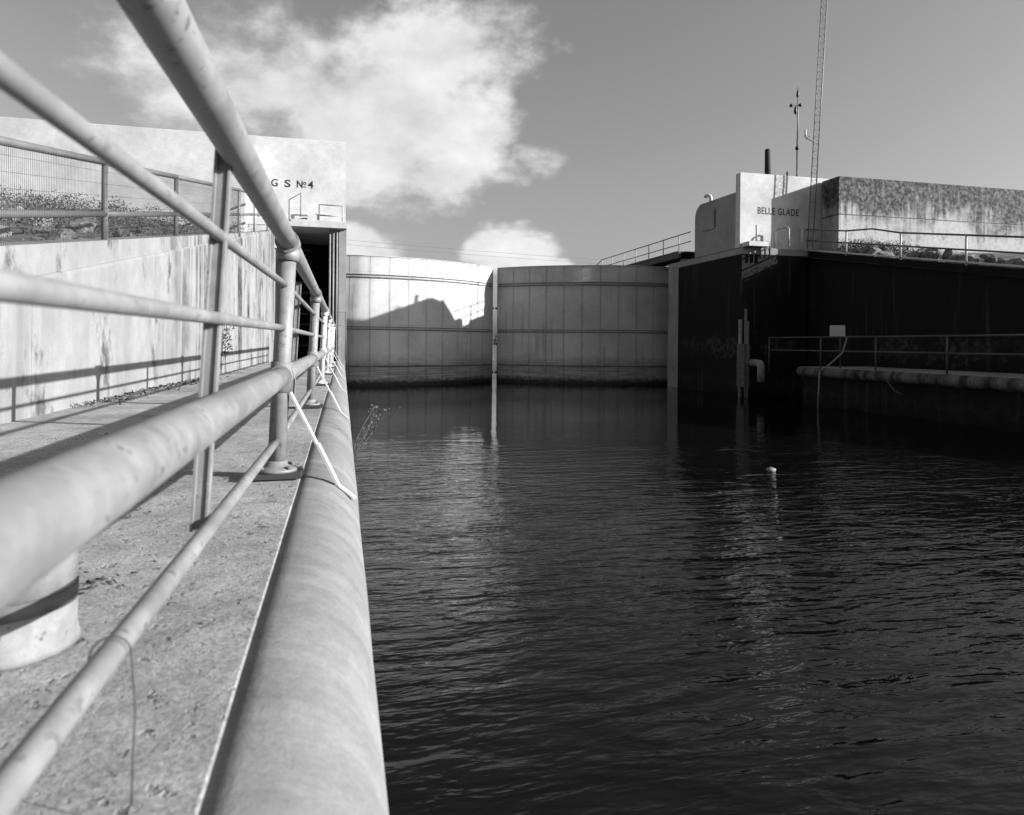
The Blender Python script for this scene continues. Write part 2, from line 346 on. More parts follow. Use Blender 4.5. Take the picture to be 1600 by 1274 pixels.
# ------------------------------------------------------------------ walkways with slabs and rounded nosings
BAY = 3.52; J0 = 3.41
NR, NCX, NCZ = .245, -.155, -.245
def walkway(sign, z0, ya, yb, name, noslabel):
    root = bpy.data.objects.new(name, None); col.objects.link(root); tag(root, kind='structure')
    fx = (lambda x: x) if sign < 0 else mir
    m = MB(); m.box(*sorted((fx(-3.0), fx(-.17))), ya, yb, z0-1.9, z0-.05); sub = m.build('foundation', 'pier_concrete' if sign < 0 else 'stained_shade_wall', root)
    js = [ya]; y = J0
    while y > ya: y -= BAY
    y += BAY
    while y < yb-.4: js.append(y); y += BAY
    js.append(yb)
    for a, b in zip(js[:-1], js[1:]):
        w = .008; xo = -2.62
        m = MB(); m.box(*sorted((fx(xo), fx(-.185))), a+w, b-w, z0-.16, z0+.003+random.uniform(0, .003), .003); m.build('slab', 'walk_concrete', root)
    # nosing
    NR, NCX, NCZ = (.245, -.155, -.245) if sign < 0 else (.15, -.06, -.15)
    no = thing('rounded_nosing', (fx(NCX), ya, z0+NCZ), noslabel, 'nosing')
    for a, b in zip(js[:-1], js[1:]):
        prof = [(fx(-.19), z0-.9 if sign < 0 else z0-.4)]
        for k in range(0, 15):
            t = R(100 - k*(190/14)); prof.append((fx(NCX+NR*math.cos(t)), z0+NCZ+NR*math.sin(t)))
        m = MB(); n_ = len(prof); nb = max(2, int((b-a)/.5)); ys = [a+.005+(b-a-.01)*i/nb for i in range(nb+1)]
        vs = [(p[0]+random.uniform(-.002,.002), y, p[1]+random.uniform(-.002,.002)) for y in ys for p in prof]
        m.add(vs, [(i*n_+j, i*n_+j+1, (i+1)*n_+j+1, (i+1)*n_+j) for i in range(nb) for j in range(n_-1)], True)
        m.add([vs[j] for j in range(n_)], [tuple(range(n_))]); m.add([vs[nb*n_+j] for j in range(n_)], [tuple(range(n_))])
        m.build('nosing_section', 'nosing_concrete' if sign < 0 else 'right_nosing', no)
    return root
walkway(-1, 0, -4.5, 23.35, 'walkway', 'long rounded concrete edge of the sunlit walkway beside the water')
walkway(1, -.05, -4.5, 20.2, 'walkway', 'banded rounded edge of the shaded walkway below the tall dark wall')

# ------------------------------------------------------------------ sloping retaining walls
def retaining(sign, name, label, mat, z_lo):
    fx = (lambda x: x) if sign < 0 else mir
    root = thing(name, (fx(-2.5), 10, z_lo), label, 'wall')
    js = [-4, -.6, 2.9, 6.42, 9.94, 13.46, 16.98, 20.5, 23.38]
    for a, b in zip(js[:-1], js[1:]):
        m = MB(); vs = []
        ny = 5
        for i in range(ny+1):
            y = a+.003 + (b-a-.006)*i/ny; x = xl(y) if sign < 0 else -2.75; t = max(wtop(y), .02) if sign < 0 else 4.42-.181*(23.9-y)
            t = max(t, z_lo+.05)
            for dx, z in ((0, z_lo), (0, t-.05), (-.012, t-.02), (-.05, t), (-.36, t), (-.36, z_lo)): vs.append((fx(x+dx), y, z))
        m.add(vs, [(i*6+j, i*6+j+1, (i+1)*6+j+1, (i+1)*6+j) for i in range(ny) for j in range(5)])
        m.add([vs[j] for j in range(6)], [tuple(range(6))]); m.add([vs[ny*6+j] for j in range(6)], [tuple(range(6))])
        m.build('wall_panel', mat, root)
    m = MB(); vs = []     # joint filler set back in the joints
    for y in (js[0]+.05, js[-1]-.05):
        x = xl(y)-.03 if sign < 0 else -2.78; t = (wtop(y) if sign < 0 else 4.42-.181*(23.9-y))-.03
        t = max(t, z_lo+.02)
        vs += [(fx(x), y, z_lo), (fx(x), y, t), (fx(x-.3), y, t), (fx(x-.3), y, z_lo)]
    m.add(vs, [(0,1,5,4),(1,2,6,5),(2,3,7,6),(0,4,7,3),(0,3,2,1),(4,5,6,7)]); m.build('joint_filler', mat, root)
    return root
retaining(-1, 'retaining_wall', 'sunlit streaked concrete wall with sloping top behind the near walkway', 'wall_concrete', -.3)
retaining(1, 'retaining_wall', 'tall black stained wall with sloping top on the shaded far side', 'stained_shade_wall', -1.9)

# ------------------------------------------------------------------ lock piers
def pier(sign):
    fx = (lambda x: x) if sign < 0 else mir
    left = sign < 0
    root = thing('lock_pier', (fx(-1.5), 26, -2), 'lock pier with dark open recess and pale corner under the lettered white wall' if left else
                 'tall black stained lock pier under the house with town name', 'pier')
    B = lambda x0, x1: tuple(sorted((fx(x0), fx(x1))))
    if left:
        MB().box(*B(-.14, .10), 23.4, 29.3, -3, 4.32).build('pier_wall', 'pier_concrete', root)
        MB().box(*B(-2.6, -.145), 27.2, 29.3, -3, 4.32).build('recess_back', 'stained_shade_wall', root)  # recess interior: its shade is put into the near-black wall colour
        MB().box(*B(-2.9, -2.115), 23.42, 27.19, -3, 4.3).build('recess_side', 'stained_shade_wall', root)
        MB().box(*B(-.17, -.143), 23.45, 27.19, 0.02, 4.3).build('recess_lining', 'stained_shade_wall', root)
        MB().box(*B(-2.11, -.175), 23.40, 27.19, -3, -.01).build('recess_floor', 'stained_shade_wall', root)
        for i in range(11): MB().box(*B(-2.0, -1.05), 24.6, 24.64, .5+i*.36, .53+i*.36).build('ladder_rung', 'dark_steel', root)
        MB().box(*B(-2.95, -2.05), 23.07, 23.395, 3.6, 4.32).build('upstand', 'lime_concrete', root)
        MB().box(*B(-2.92, .10), 23.05, 27.3, 4.325, 4.55, .02).build('deck_slab', 'white_concrete', root)
    else:
        MB().box(*B(-2.7, .15), 23.4, 28.5, -3, 4.12).build('pier_wall', 'stained_shade_wall', root)
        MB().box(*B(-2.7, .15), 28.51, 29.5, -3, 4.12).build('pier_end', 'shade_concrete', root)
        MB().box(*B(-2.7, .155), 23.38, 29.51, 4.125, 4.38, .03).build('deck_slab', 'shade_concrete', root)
    for k in range(2):      # gate recess behind
        MB().box(*B(-4.5, -1.6), 29.55+k*9.3, 38.8+k*9.3, -3, 4.3).build('recess_wall', 'stained_shade_wall', root)
    return root
pierL = pier(-1); pierR = pier(1)
for i, x in enumerate((-.42, -.31, -.20)):
    o = MB().tube([(x, 23.30, .06), (x, 23.30, 4.3)], .032, 10).build('riser_pipe', 'pipe_paint')
    tag(o, ['left', 'middle', 'right'][i]+'most of three thin vertical pipes at the dark recess' if i != 1 else 'middle of three thin vertical pipes at the dark recess', 'pipe', 'vertical pipes at the recess')

# ------------------------------------------------------------------ control houses
def house(sign):
    left = sign < 0; fx = (lambda x: x) if left else mir
    B = lambda x0, x1: tuple(sorted((fx(x0), fx(x1))))
    zb = 4.555 if left else 4.385
    root = thing('control_house', (fx(-1.4), 25.2, zb), 'white control house with G S number four lettering on its tall front wall' if left else
                 'white control house lettered with the town name, half in shadow', 'house')
    wm = 'white_concrete'
    e = .07 if left else .18
    MB().box(*B(-4.2, e), 23.5, 23.82, zb, 7.24, .015).build('front_wall', wm, root)
    arc = [(27.02-.55+.55*math.cos(R(t)), 6.6-.55+.55*math.sin(R(t))) for t in range(0, 91, 15)]
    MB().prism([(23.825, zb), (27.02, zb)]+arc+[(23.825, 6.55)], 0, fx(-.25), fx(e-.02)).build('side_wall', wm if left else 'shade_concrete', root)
    MB().prism([(-.26, zb), (-.26, 6.45), (-2.7, 5.3), (-4.2, 5.25), (-4.2, zb)] if left else
               [(fx(-.26), zb), (fx(-.26), 6.45), (fx(-2.7), 5.3), (fx(-4.2), 5.25), (fx(-4.2), zb)], 1, 26.67, 27.0).build('rear_wall', wm, root)  # out of view; top sloped to shape the shadow on the left gate
    MB().box(*B(-4.2, -.27), 23.84, 26.65, 5.05, 5.25).build('roof', 'grey_steel', root)
    if left:
        a = lettering('G', .33, (-2.27, 23.496, 5.65), (R(90),0,0), 'letter_black', root, .20)
        lettering('S', .33, (-1.86, 23.496, 5.65), (R(90),0,0), 'letter_black', root, .18)
        lettering('N', .33, (-1.48, 23.496, 5.65), (R(90),0,0), 'letter_black', root, .18)
        lettering('o', .20, (-1.28, 23.496, 5.75), (R(90),0,0), 'letter_black', root, .09)
        MB().box(-1.28, -1.19, 23.494, 23.4995, 5.67, 5.695).build('lettering', 'letter_black', root)
        lettering('4', .33, (-1.14, 23.496, 5.65), (R(90),0,0), 'letter_black', root, .18)
    else:
        lettering('BELLE GLADE', .37, (15.42, 23.496, 5.70), (R(90),0,0), 'letter_black', root, 1.80)
        fr = MB()
        X = fx(e-.02)
        pl = MB(); pl.box(X-.03, X-.002, 25.4, 26.28, 5.47, 6.16); po = pl.build('plaque', 'shade_concrete', root)
        MB().box(X-.05, X-.002, 25.37, 26.31, 5.41, 5.462).build('sill', 'shade_concrete', po)
        MB().box(X-.05, X-.002, 25.33, 25.392, 5.47, 6.2).build('frame', 'grey_steel', po)
        v = MB().tube([(14.85,26.0,6.58),(14.85,26.0,6.78),(14.82,26.02,6.86),(14.75,26.06,6.89),(14.68,26.1,6.86),(14.66,26.12,6.79)], .07, 12)
        v.build('vent_pipe', 'white_paint', root)
    return root
houseL = house(-1); houseR = house(1)
def block(sign):
    left = sign < 0; fx = (lambda x: x) if left else mir
    B = lambda x0, x1: tuple(sorted((fx(x0), fx(x1))))
    root = thing('abutment_block', (fx(-8), 25, 3.5), 'long pale concrete abutment block behind the mesh railing' if left else
                 'soot streaked concrete abutment block above the riprap', 'block')
    x1 = -2.93 if left else -3.38; t = 6.95 if left else 7.1
    mt = 'lime_concrete' if left else 'block_concrete'
    if left: MB().box(*B(-22, x1), 22.5, 23.46, 2.5, t, .015).build('front_lift', mt, root)
    else:
     MB().box(*B(-22, x1), 22.5, 23.46, 2.5, 5.63).build('lower_lift', mt, root)
     MB().box(*B(-22, x1-.02), 22.52, 23.44, 5.631, 5.67).build('joint', 'dark_steel', root)
     MB().box(*B(-22, x1), 22.5, 23.46, 5.671, t, .015).build('upper_lift', mt, root)
    MB().box(*B(-22, x1-1.3), 23.47, 29.5, 2.5, t-.6).build('body', mt, root)
block(-1); block(1)
sh = thing('gate_shade_blocker', (18, 29.8, 4.2), 'added concrete box, out of view, that shades the right gate', 'blocker')  # unseen box, added to keep the sun off the right gate
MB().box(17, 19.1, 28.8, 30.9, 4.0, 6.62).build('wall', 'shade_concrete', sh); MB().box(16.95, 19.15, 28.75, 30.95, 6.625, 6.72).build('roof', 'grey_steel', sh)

# ------------------------------------------------------------------ sector gates
GC = (.4, 40.0); GR = 9.2
def gate(sign):
    left = sign < 0; fx = (lambda x: x) if left else mir
    root = thing('sector_gate', (fx(GC[0]), GC[1], -2), 'curved steel gate leaf, upper half in sunlight, with peaked shadow' if left else
                 'curved steel gate leaf wholly in shade beside the black wall', 'gate')
    p0, p1 = math.asin(-1.0/GR), math.asin((7.26-GC[0])/GR)
    nc = 10; dp = (p1-p0)/nc
    def P(ph, r, z): return (fx(GC[0]+r*math.sin(ph)), GC[1]-r*math.cos(ph), z)
    rows = ((-2.6, -.43), (-.385, 1.225), (1.30, 3.46), (3.62, 4.42))
    def shell(m, a, b, z0, z1, r0, r1, n_=4):
        vs = []
        for i in range(n_+1):
            ph = a+(b-a)*i/n_
            vs += [P(ph, r1, z0), P(ph, r1, z1), P(ph, r0, z1), P(ph, r0, z0)]
        m.add(vs, [(i*4+j, i*4+(j+1)%4, (i+1)*4+(j+1)%4, (i+1)*4+j) for i in range(n_) for j in range(4)], True)
        k = len(m.v)-len(vs); m.f += [(k,k+1,k+2,k+3), (k+4*n_,k+4*n_+1,k+4*n_+2,k+4*n_+3)]; m.sm += [False, False]
        # flat shading for the narrow edges
        return m
    g = .0009
    for ci in range(nc):
        for (z0, z1) in rows:
            a, b = p0+ci*dp+g, p0+(ci+1)*dp-g; jr = random.uniform(0, .003)
            o = shell(MB(), a, b, z0+.005, z1-.005, GR-.02, GR+jr, 4).build('skin_plate', 'gate_paint', root)
            for pl in o.data.polygons: pl.use_smooth = False
    shell(MB(), p0, p1, -2.6, 4.40, GR-.05, GR-.024, 40).build('backing', 'gate_seam', root)
    for z, h, d, mt in ((3.46, .035, .05, 'gate_band'), (3.585, .035, .05, 'gate_band'), (1.19, .035, .03, 'gate_band'), (1.30, .03, .03, 'gate_band'), (-.43, .045, .03, 'gate_band'), (4.405, .03, .03, 'gate_paint')):
        shell(MB(), p0, p1, z, z+h, GR-.02, GR+d, 40).build('stiffener', mt, root)
    shell(MB(), p0, p1, 3.495, 3.585, GR-.02, GR+.004, 40).build('web_strip', 'gate_paint', root); shell(MB(), p0, p1, 1.226, 1.299, GR-.02, GR+.002, 40).build('web_strip', 'gate_paint', root)
    # butt strap edge at the meeting end and rivets
    e = MB(); shell(e, p1, p1+.008, -2.6, 4.42, GR-.5, GR+.012, 1); e.build('edge_post', 'gate_paint', root)
    rv = MB()
    def rivet(ph, z, r):
        c = Vector(P(ph, GR+.006, z)); o = Vector(P(ph, GR+.006+r*.7, z)); u = Vector(P(ph+.001, GR+.006, z))-c; u.normalize(); w = Vector((0,0,1))
        rv.add([c+u*r, c+w*r, c-u*r, c-w*r, o], [(0,1,4),(1,2,4),(2,3,4),(3,0,4)])
    for ci in range(nc+1):
        for s_ in (-1, 1):
            ph = p0+ci*dp+s_*.0055
            if ph < p0 or ph > p1: continue
            z = -1.0
            while z < 4.36:
                if min(abs(z-3.54), abs(z-1.25)*1.6, abs(z+.41)*1.6) > .1: rivet(ph, z, .016)
                z += .105
    for z in (1.12, 1.40, -.52, -.30, 4.34, 3.36, 3.72, 3.54):
        k = int((p1-p0)*GR/.12)
        for i in range(k): rivet(p0+(p1-p0)*(i+.5)/k, z, .015)
    tag(rv.build('rivets', 'gate_band', root, recalc=False), kind='stuff')
    # frame to the hinge
    for z in (3.9, .9):
        for t in (.15, .55, .95):
            ph = p0+(p1-p0)*t
            MB().bar(P(ph, GR-.06, z), P(ph, .5, z), .22, .25).build('radial_arm', 'grey_steel', root)
    MB().tube([(fx(GC[0]), GC[1], -2.5), (fx(GC[0]), GC[1], 4.3)], .28, 16).build('hinge_post', 'grey_steel', root)
    for z in (2.35, -.86):
        MB().box(*sorted((fx(7.275), fx(7.36 if left else 7.40))), GC[1]-math.sqrt(GR**2-6.86**2)+.02, GC[1]-math.sqrt(GR**2-6.86**2)+.12, z, z+.1).build('bumper', 'black_steel', root)
gate(-1); gate(1)

# ------------------------------------------------------------------ near pipe railing
RL = {   # name: radius, [(x, z) at near end Y=.8, at post 2, at far end]
    'top_rail': (.040, (-.255, 1.10), (-.247, 1.104), (-.24, 1.12)),
    'upper_middle_rail': (.0142, (-.305, .886), (-.262, .905), (-.262, .91)),
    'lower_middle_rail': (.0148, (-.295, .688), (-.27, .703), (-.265, .715)),
    'lower_rail': (.047, (-.275, .474), (-.282, .473), (-.272, .48)),
    'bottom_rail': (.0178, (-.30, .221), (-.296, .172), (-.292, .19))}
PY = [J0+BAY*i for i in range(-1, 6)]
YE = PY[-1]
fence = thing('pipe_railing', (-.29, 8, 0), 'heavy painted pipe railing running along the near walkway edge', 'railing')
def postx(z): return -.297+.045*z/1.1
for nm, (r, a, b, c) in RL.items():
    def at(y):
        if y <= J0: t = (y-.8)/(J0-.8); return (a[0]+(b[0]-a[0])*t, y, a[1]+(b[1]-a[1])*t)
        t = (y-J0)/(YE-J0); return (b[0]+(c[0]-b[0])*t, y, b[1]+(c[1]-b[1])*t)
    for i in range(len(PY)-1):
        ya, yb = PY[i], PY[i+1]
        pts = [at(ya+(yb-ya)*k/6) for k in range(7)]
        if i == 0: pts = [at(-.75)] + pts
        MB().tube(pts, r, 20).build('top_rail' if nm == 'top_rail' else nm if nm in ('lower_rail', 'bottom_rail') else 'middle_rail', 'pipe_paint', fence)
for i, y in enumerate(PY):
    pm = 'pipe_paint' if i < 3 else 'white_paint'
    p = MB().tube([(postx(0), y, .03), (postx(1.1), y, 1.10)], .041, 20).build('post', pm, fence)
    m = MB().tube([(postx(1.02), y, 1.02), (postx(1.1), y, 1.075)], .053, 20); m.build('collar', pm, p)
    m = MB(); xx = postx(1.1); zt = 1.104+(1.12-1.104)*max(0, (y-J0)/(YE-J0))
    m.tube([(xx, y-.075, zt), (xx, y+.075, zt)], .054, 20).build('tee_fitting', pm, p)
    m = MB().tube([(postx(.48), y-.07, .475), (postx(.48), y+.07, .476)], .0535, 20); m.tube([(postx(.40), y, .405), (postx(.55), y, .545)], .0495, 20); m.build('tee_fitting', pm, p)
    MB().lathe((postx(0), y, .034), [(.095,0),(.095,.012),(.078,.02),(.055,.027),(.05,.045),(.044,.05)], 28).build('flange', pm, p)
    MB().box(postx(0)-.125, postx(0)+.118, y-.115, y+.10, .0135, .034, .003).build('base_plate', 'dark_steel', p)
    for k in range(4):
        a = R(45+90*k); MB().lathe((postx(0)+.085*math.cos(a), y+.085*math.sin(a), .048), [(.012,0),(.012,.014)], 6).build('bolt', 'rust_steel', p)
    # flat strut down to the nosing
    a = Vector((postx(.4)+.045, y-.01, .40)); c = R(55); b = Vector((NCX+NR*math.cos(c)+.0, y-.05, NCZ+NR*math.sin(c)+.012))
    mid = a.lerp(b, .56)
    st = MB(); st.bar(a, mid, .034, .010); st.bar(mid+Vector((.004,-.002,.002)), b, .042, .012)
    tan = Vector((math.sin(c), 0, -math.cos(c))); st.bar(b, b+tan*.10+Vector((.0,0,-.01)), .042, .010)
    st.build('strut', 'white_paint', p)
for i in range(len(PY)-1):
    y = (PY[i]+PY[i+1])/2 - .02 if i else 1.80
    xo = -.345 if i else -.332
    a = MB(); zt = 1.06 if i else 1.11; zb_ = .205 if i else .185
    lean = .04 if i else .05
    def ch(m, x0, x1, y0, y1):
        m.add([(x0,y0,zb_),(x1,y0,zb_),(x1,y1,zb_),(x0,y1,zb_),(x0+lean,y0,zt),(x1+lean,y0,zt),(x1+lean,y1,zt),(x0+lean,y1,zt)],
              [(3,2,1,0),(4,5,6,7),(0,1,5,4),(1,2,6,5),(2,3,7,6),(3,0,4,7)])
    ch(a, xo-.018, xo-.012, y-.022, y+.02); ch(a, xo-.012, xo+.012, y-.004, y+.001); ch(a, xo+.012, xo+.017, y-.009, y+.03)
    a.build('channel_stanchion', 'pipe_paint', fence)

# wire looped on the bottom rail
w = MB(); pts = [(-.325,1.02,.20)]
for k in range(9):
    t = math.pi*(1-k/8); pts.append((-.299+.023*math.cos(t), 1.02+.002*k, .219+.023*math.sin(t)))
pts += [(-.272,1.03,.19),(-.268,1.03,.14),(-.268,1.02,.08),(-.264,1.0,.03)]
tag(w.tube(pts, .0012, 6).build('wire', 'wire_metal'), 'thin dark wire looped over the bottom rail of the near railing', 'wire')

# bollard
b = thing('bollard', (-.66, 1.62, .01), 'short white bollard with dark band at the lower left corner', 'bollard')
MB().lathe((-.66,1.62,.012), [(.128,0),(.124,.012),(.121,.03),(.121,.085)], 40).build('base_ring', 'bollard_white', b)
MB().lathe((-.66,1.62,.012), [(.1225,.0855),(.1225,.118)], 40).build('dark_band', 'rust_steel', b)
MB().lathe((-.66,1.62,.012), [(.12,.1185),(.12,.25),(.112,.27),(.09,.283),(.04,.29)], 40).build('shaft', 'bollard_white', b)

# ------------------------------------------------------------------ mesh railing on the left retaining wall
mr_ = thing('mesh_railing', (-2.7, 12, 2), 'pipe railing with wire mesh climbing the sunlit sloping wall', 'railing')
py = [2.4, 5.45, 8.46, 11.5, 14.4, 17.2, 19.7, 22.4]
def rp(y, h): return (xl(y)-.13, y, wtop(y)+h)
for i, y in enumerate(py):
    o = MB().tube([rp(y, -.01), rp(y, 1.05)], .033, 14).build('post', 'grey_steel' if i < 5 else 'frame_white', mr_)
    MB().lathe(rp(y, -.0), [(.07,-.012),(.07,.02),(.04,.03)], 16).build('foot', 'grey_steel', o)
for a, c in zip(py[:-1], py[1:]):
    MB().tube([rp(a, 1.07), rp(c, 1.07)], .036, 14).build('top_rail', 'grey_steel', mr_)
    MB().tube([rp(a, .50), rp(c, .50)], .034, 14).build('middle_rail', 'grey_steel', mr_)
    if a < 17:
        m = MB(); y = a+.02
        while y < c: p, q2 = Vector(rp(y, .0)), Vector(rp(y, 1.05)); m.tube([p+Vector((.04,0,0)), q2+Vector((.04,0,0))], .0016, 3, False); y += .034
        for h in (.06,.18,.31,.44,.57,.70,.83,.96): m.tube([Vector(rp(a, h))+Vector((.042,0,0)), Vector(rp(c, h))+Vector((.042,0,0))], .0017, 3, False)
        tag(m.build('wire_mesh', 'wire_metal', mr_, recalc=False), kind='stuff')

# small frames on the left deck
def hoop(name, pts, r, mat, label, cat, bars=(), group=None):
    o = thing(name, pts[0], label, cat, group)
    MB().tube(pts, r, 8).build('frame', mat, o)
    for p in bars: MB().tube(p, r*.9, 8).build('bar', mat, o)
    return o
hoop('guard_frame', [(-.76,23.12,4.3),(-.76,23.12,5.06),(-.03,23.12,5.06),(-.03,23.12,4.3)], .028, 'frame_white', 'small rectangular guard frame on the deck edge below the lettered wall', 'railing', [[(-.76,23.12,4.72),(-.03,23.12,4.72)]])
hoop('rail_frame', [(-1.7,23.3,4.55),(-1.7,23.3,5.2),(-1.32,22.9,5.35),(-1.32,22.9,4.6)], .016, 'grey_steel', 'thin skewed rail frame in front of the lettered wall', 'railing')
hoop('end_guard', [(-.62,22.85,.06),(-.62,22.85,1.6),(.10,22.85,1.6),(.10,22.85,.05)], .022, 'grey_steel', 'two bar guard closing the far end of the near walkway', 'railing', [[(-.62,22.85,1.18),(.10,22.85,1.18)]])
o = MB().box(-1.12, -.72, 23.12, 23.45, 4.555, 4.76, .05).build('concrete_block', 'white_concrete'); tag(o, 'small white chamfered block on the deck under the number four wall', 'block')

# ------------------------------------------------------------------ right side railings and fittings
rr = thing('wall_railing', (17.6, 20, 3.5), 'white pipe railing along the sloping top of the dark wall', 'railing')
def rq(y, h): return (17.58, y, 4.42-.181*(23.9-y)+h)
pys = [23.9, 21.3, 18.8, 16.37, 13.9, 11.4]
for y in pys: MB().tube([rq(y, -.03), rq(y, .85)], .032, 10).build('post', 'white_paint', rr)
for a, c in zip(pys[:-1], pys[1:]):
    mid_ = Vector(rq((a+c)/2, .85+(.10 if a == 21.3 else 0)))
    MB().tube([rq(a, .85), mid_, rq(c, .85)], .03, 10).build('top_rail', 'grey_steel', rr)
    MB().tube([rq(a, .42), rq(c, .42)], .028, 10).build('middle_rail', 'grey_steel', rr)
MB().tube([rq(23.9, .85), (17.15, 24.9-1.7, 5.15)], .03, 10).build('top_rail', 'white_paint', rr)
MB().tube([(17.15, 23.2, 4.38), (17.15, 23.2, 5.15)], .032, 10).build('post', 'white_paint', rr)
MB().prism([(12, 2.31), (23.6, 4.385), (23.6, 4.435), (12, 2.36)], 0, 17.575, 17.64).build('toe_board', 'white_paint', rr)

lr = thing('walkway_railing', (14.95, 18, 0), 'thin two bar railing on the shaded walkway below the dark wall', 'railing')
ys = [22.0, 19.24, 16.87, 14.45, 11.9, 9.4]
for y in ys: MB().tube([(14.95, y, -.35 if y > 20.2 else -.05), (14.95, y, .93)], .024, 8).build('post', 'right_rail', lr)
for a, c in zip(ys[:-1], ys[1:]):
    MB().tube([(14.95, a, .93), (14.95, c, .93)], .022, 8).build('top_rail', 'right_rail', lr)
    MB().tube([(14.95, a, .49), (14.95, c, .49)], .022, 8).build('middle_rail', 'right_rail', lr)
sg = thing('sign', (14.9, 18.3, .95), 'blank white rectangular sign on the thin railing against the dark wall', 'sign')
MB().add([(14.70,18.50,.955),(15.06,18.26,.955),(15.06,18.26,1.29),(14.70,18.50,1.29),(14.71,18.515,.955),(15.07,18.275,.955),(15.07,18.275,1.29),(14.71,18.515,1.29)],
   [(0,1,2,3),(7,6,5,4),(0,4,5,1),(1,5,6,2),(2,6,7,3),(3,7,4,0)]).build('panel', 'sign_white', sg)
MB().tube([(14.97,18.36,-.04),(14.97,18.36,1.28)], .02, 8).build('post', 'right_rail', sg)
o = MB().tube([(14.95,18.04,.93),(14.93,18.2,.45),(14.72,18.56,.05),(14.40,18.57,-.12),(14.38,18.62,-1.6)], .026, 8).build('drop_pole', 'dull_white'); tag(o, 'pale pole hanging from the shaded walkway into the water', 'pole')
o = MB().tube([(14.75,16.0,.0),(14.45,15.9,-.3),(14.35,15.5,-.55),(14.3,15.2,-.6)], .015, 6).build('hose', 'rail_dark'); tag(o, 'loose dark hose drooping over the banded walkway edge', 'hose')
o = MB().tube([(14.72,22.75,.0),(14.6,22.3,.02),(14.55,21.95,.0),(14.54,21.88,-.06),(14.54,21.87,-.15),(14.54,21.87,-.65)], .13, 14).build('elbow_pipe', 'dull_white'); tag(o, 'stubby pale elbow pipe turned down beside the dark pier corner', 'pipe')
for i, (x, y, r, t) in enumerate(((14.58, 23.28, .07, 1.62), (14.60, 22.95, .05, 2.0), (14.6, 22.82, .045, 1.55))):
    o = MB().tube([(x, y, -2), (x, y, t)], r, 10).build('guide_pile', ('dull_white', 'grey_steel', 'grey_steel')[i])
    tag(o, ('thickest pale guide pile at the dark pier corner', 'tallest thin guide pile in front of the pier corner', 'short thin guide pile nearest the elbow pipe')[i], 'pile', 'guide piles at the pier corner')
o = MB().box(14.45, 14.69, 22.8, 23.3, -.9, .7).build('guide_bracket', 'rust_steel'); tag(o, 'dull steel bracket holding the guide piles to the pier', 'bracket')

# ladder hoops and handrails on the right deck
for i in range(3):
    x = 15.35+i*.20
    o = MB().tube([(x,23.5,4.36),(x,23.45,4.55),(x,23.36,4.62),(x,23.25,4.58),(x,23.2,4.45),(x,23.2,3.95)], .032, 8).build('ladder_hoop', 'black_steel')
    tag(o, ('leftmost', 'middle', 'rightmost')[i]+' of three black ladder hoops at the deck edge', 'hoop', 'black ladder hoops')
hoop('handrail_hoop', [(16.05,23.3,4.38),(16.05,23.3,5.0),(16.12,23.2,5.1),(16.35,23.0,5.15),(16.4,22.95,5.1),(16.4,22.95,4.4)], .03, 'frame_white', 'white hooped handrail on the deck below the town name', 'railing')
o = MB().box(14.75, 15.6, 23.0, 23.48, 4.385, 4.56, .02).build('concrete_bench', 'white_concrete'); tag(o, 'low white concrete ledge on the deck corner under the town name', 'ledge')
o = MB().tube([(15.18,23.2,4.57),(15.18,23.2,5.2)], .035, 8).build('deck_post', 'frame_white'); tag(o, 'single short white post on the deck ledge', 'post')

# footbridge along the right lock wall behind the gate
fb = thing('footbridge', (15.2, 34, 4.6), 'steel footbridge with pipe rails behind the shaded gate', 'footbridge')
MB().box(14.75, 14.87, 28.6, 39.4, 4.58, 4.86).build('girder', 'dark_steel', fb); MB().box(15.6, 15.72, 28.6, 39.4, 4.58, 4.86).build('girder', 'dark_steel', fb)
for i in range(18): MB().box(14.72, 15.75, 28.62+i*.6, 28.62+i*.6+.58, 4.865, 4.90).build('deck_plank', 'grey_steel', fb)
for x in (14.82,):
    for i in range(7): MB().tube([(x, 28.7+i*1.6, 4.9), (x, 28.7+i*1.6, 5.62)], .025, 8).build('post', 'frame_white', fb)
    MB().tube([(x,27.6,5.62),(x,38.3,5.62),(x,39.4,5.35)], .025, 8).build('top_rail', 'grey_steel', fb)
    MB().tube([(x,27.6,5.2),(x,39.3,5.2)], .022, 8).build('middle_rail', 'grey_steel', fb)
for y in (28.8, 38.9): MB().box(15.1, 15.5, y, y+.3, 4.0, 4.57).build('bearing', 'shade_concrete', fb)
o = MB().box(15.3, 15.65, 27.4, 27.8, 4.385, 5.4, .02).build('control_box', 'grey_steel'); tag(o, 'dark control cabinet beside the rounded end of the shaded house wall', 'cabinet')

# ------------------------------------------------------------------ masts
ms = thing('lattice_mast', (17.45, 23.0, 4.38), 'tall thin lattice mast rising past the top of the picture', 'mast')
H0, H1 = 4.38, 17.0; LX = (17.81-17.42)/(11.62-4.64)
def mp(k, z):
    a = R(20+120*k); return (17.42+LX*(z-4.64)+.13*math.cos(a), 23.0+.13*math.sin(a), z)
for k in range(3): MB().tube([mp(k, H0), mp(k, H1)], .018, 8).build('leg', 'grey_steel', ms)
z = H0+.1; i = 0; la = [MB(), MB(), MB()]
while z < H1-.3:
    for k in range(3):
        a, c = (k, (k+1) % 3) if i % 2 else ((k+1) % 3, k)
        la[k].tube([mp(a, z), mp(c, z+.28)], .0045, 5, False); la[k].tube([mp(a, z), mp(c, z)], .0045, 5, False)
    z += .28; i += 1
for k in range(3): la[k].build('lacing', 'grey_steel', ms)
zz = 8.55; p = mp(1, zz)
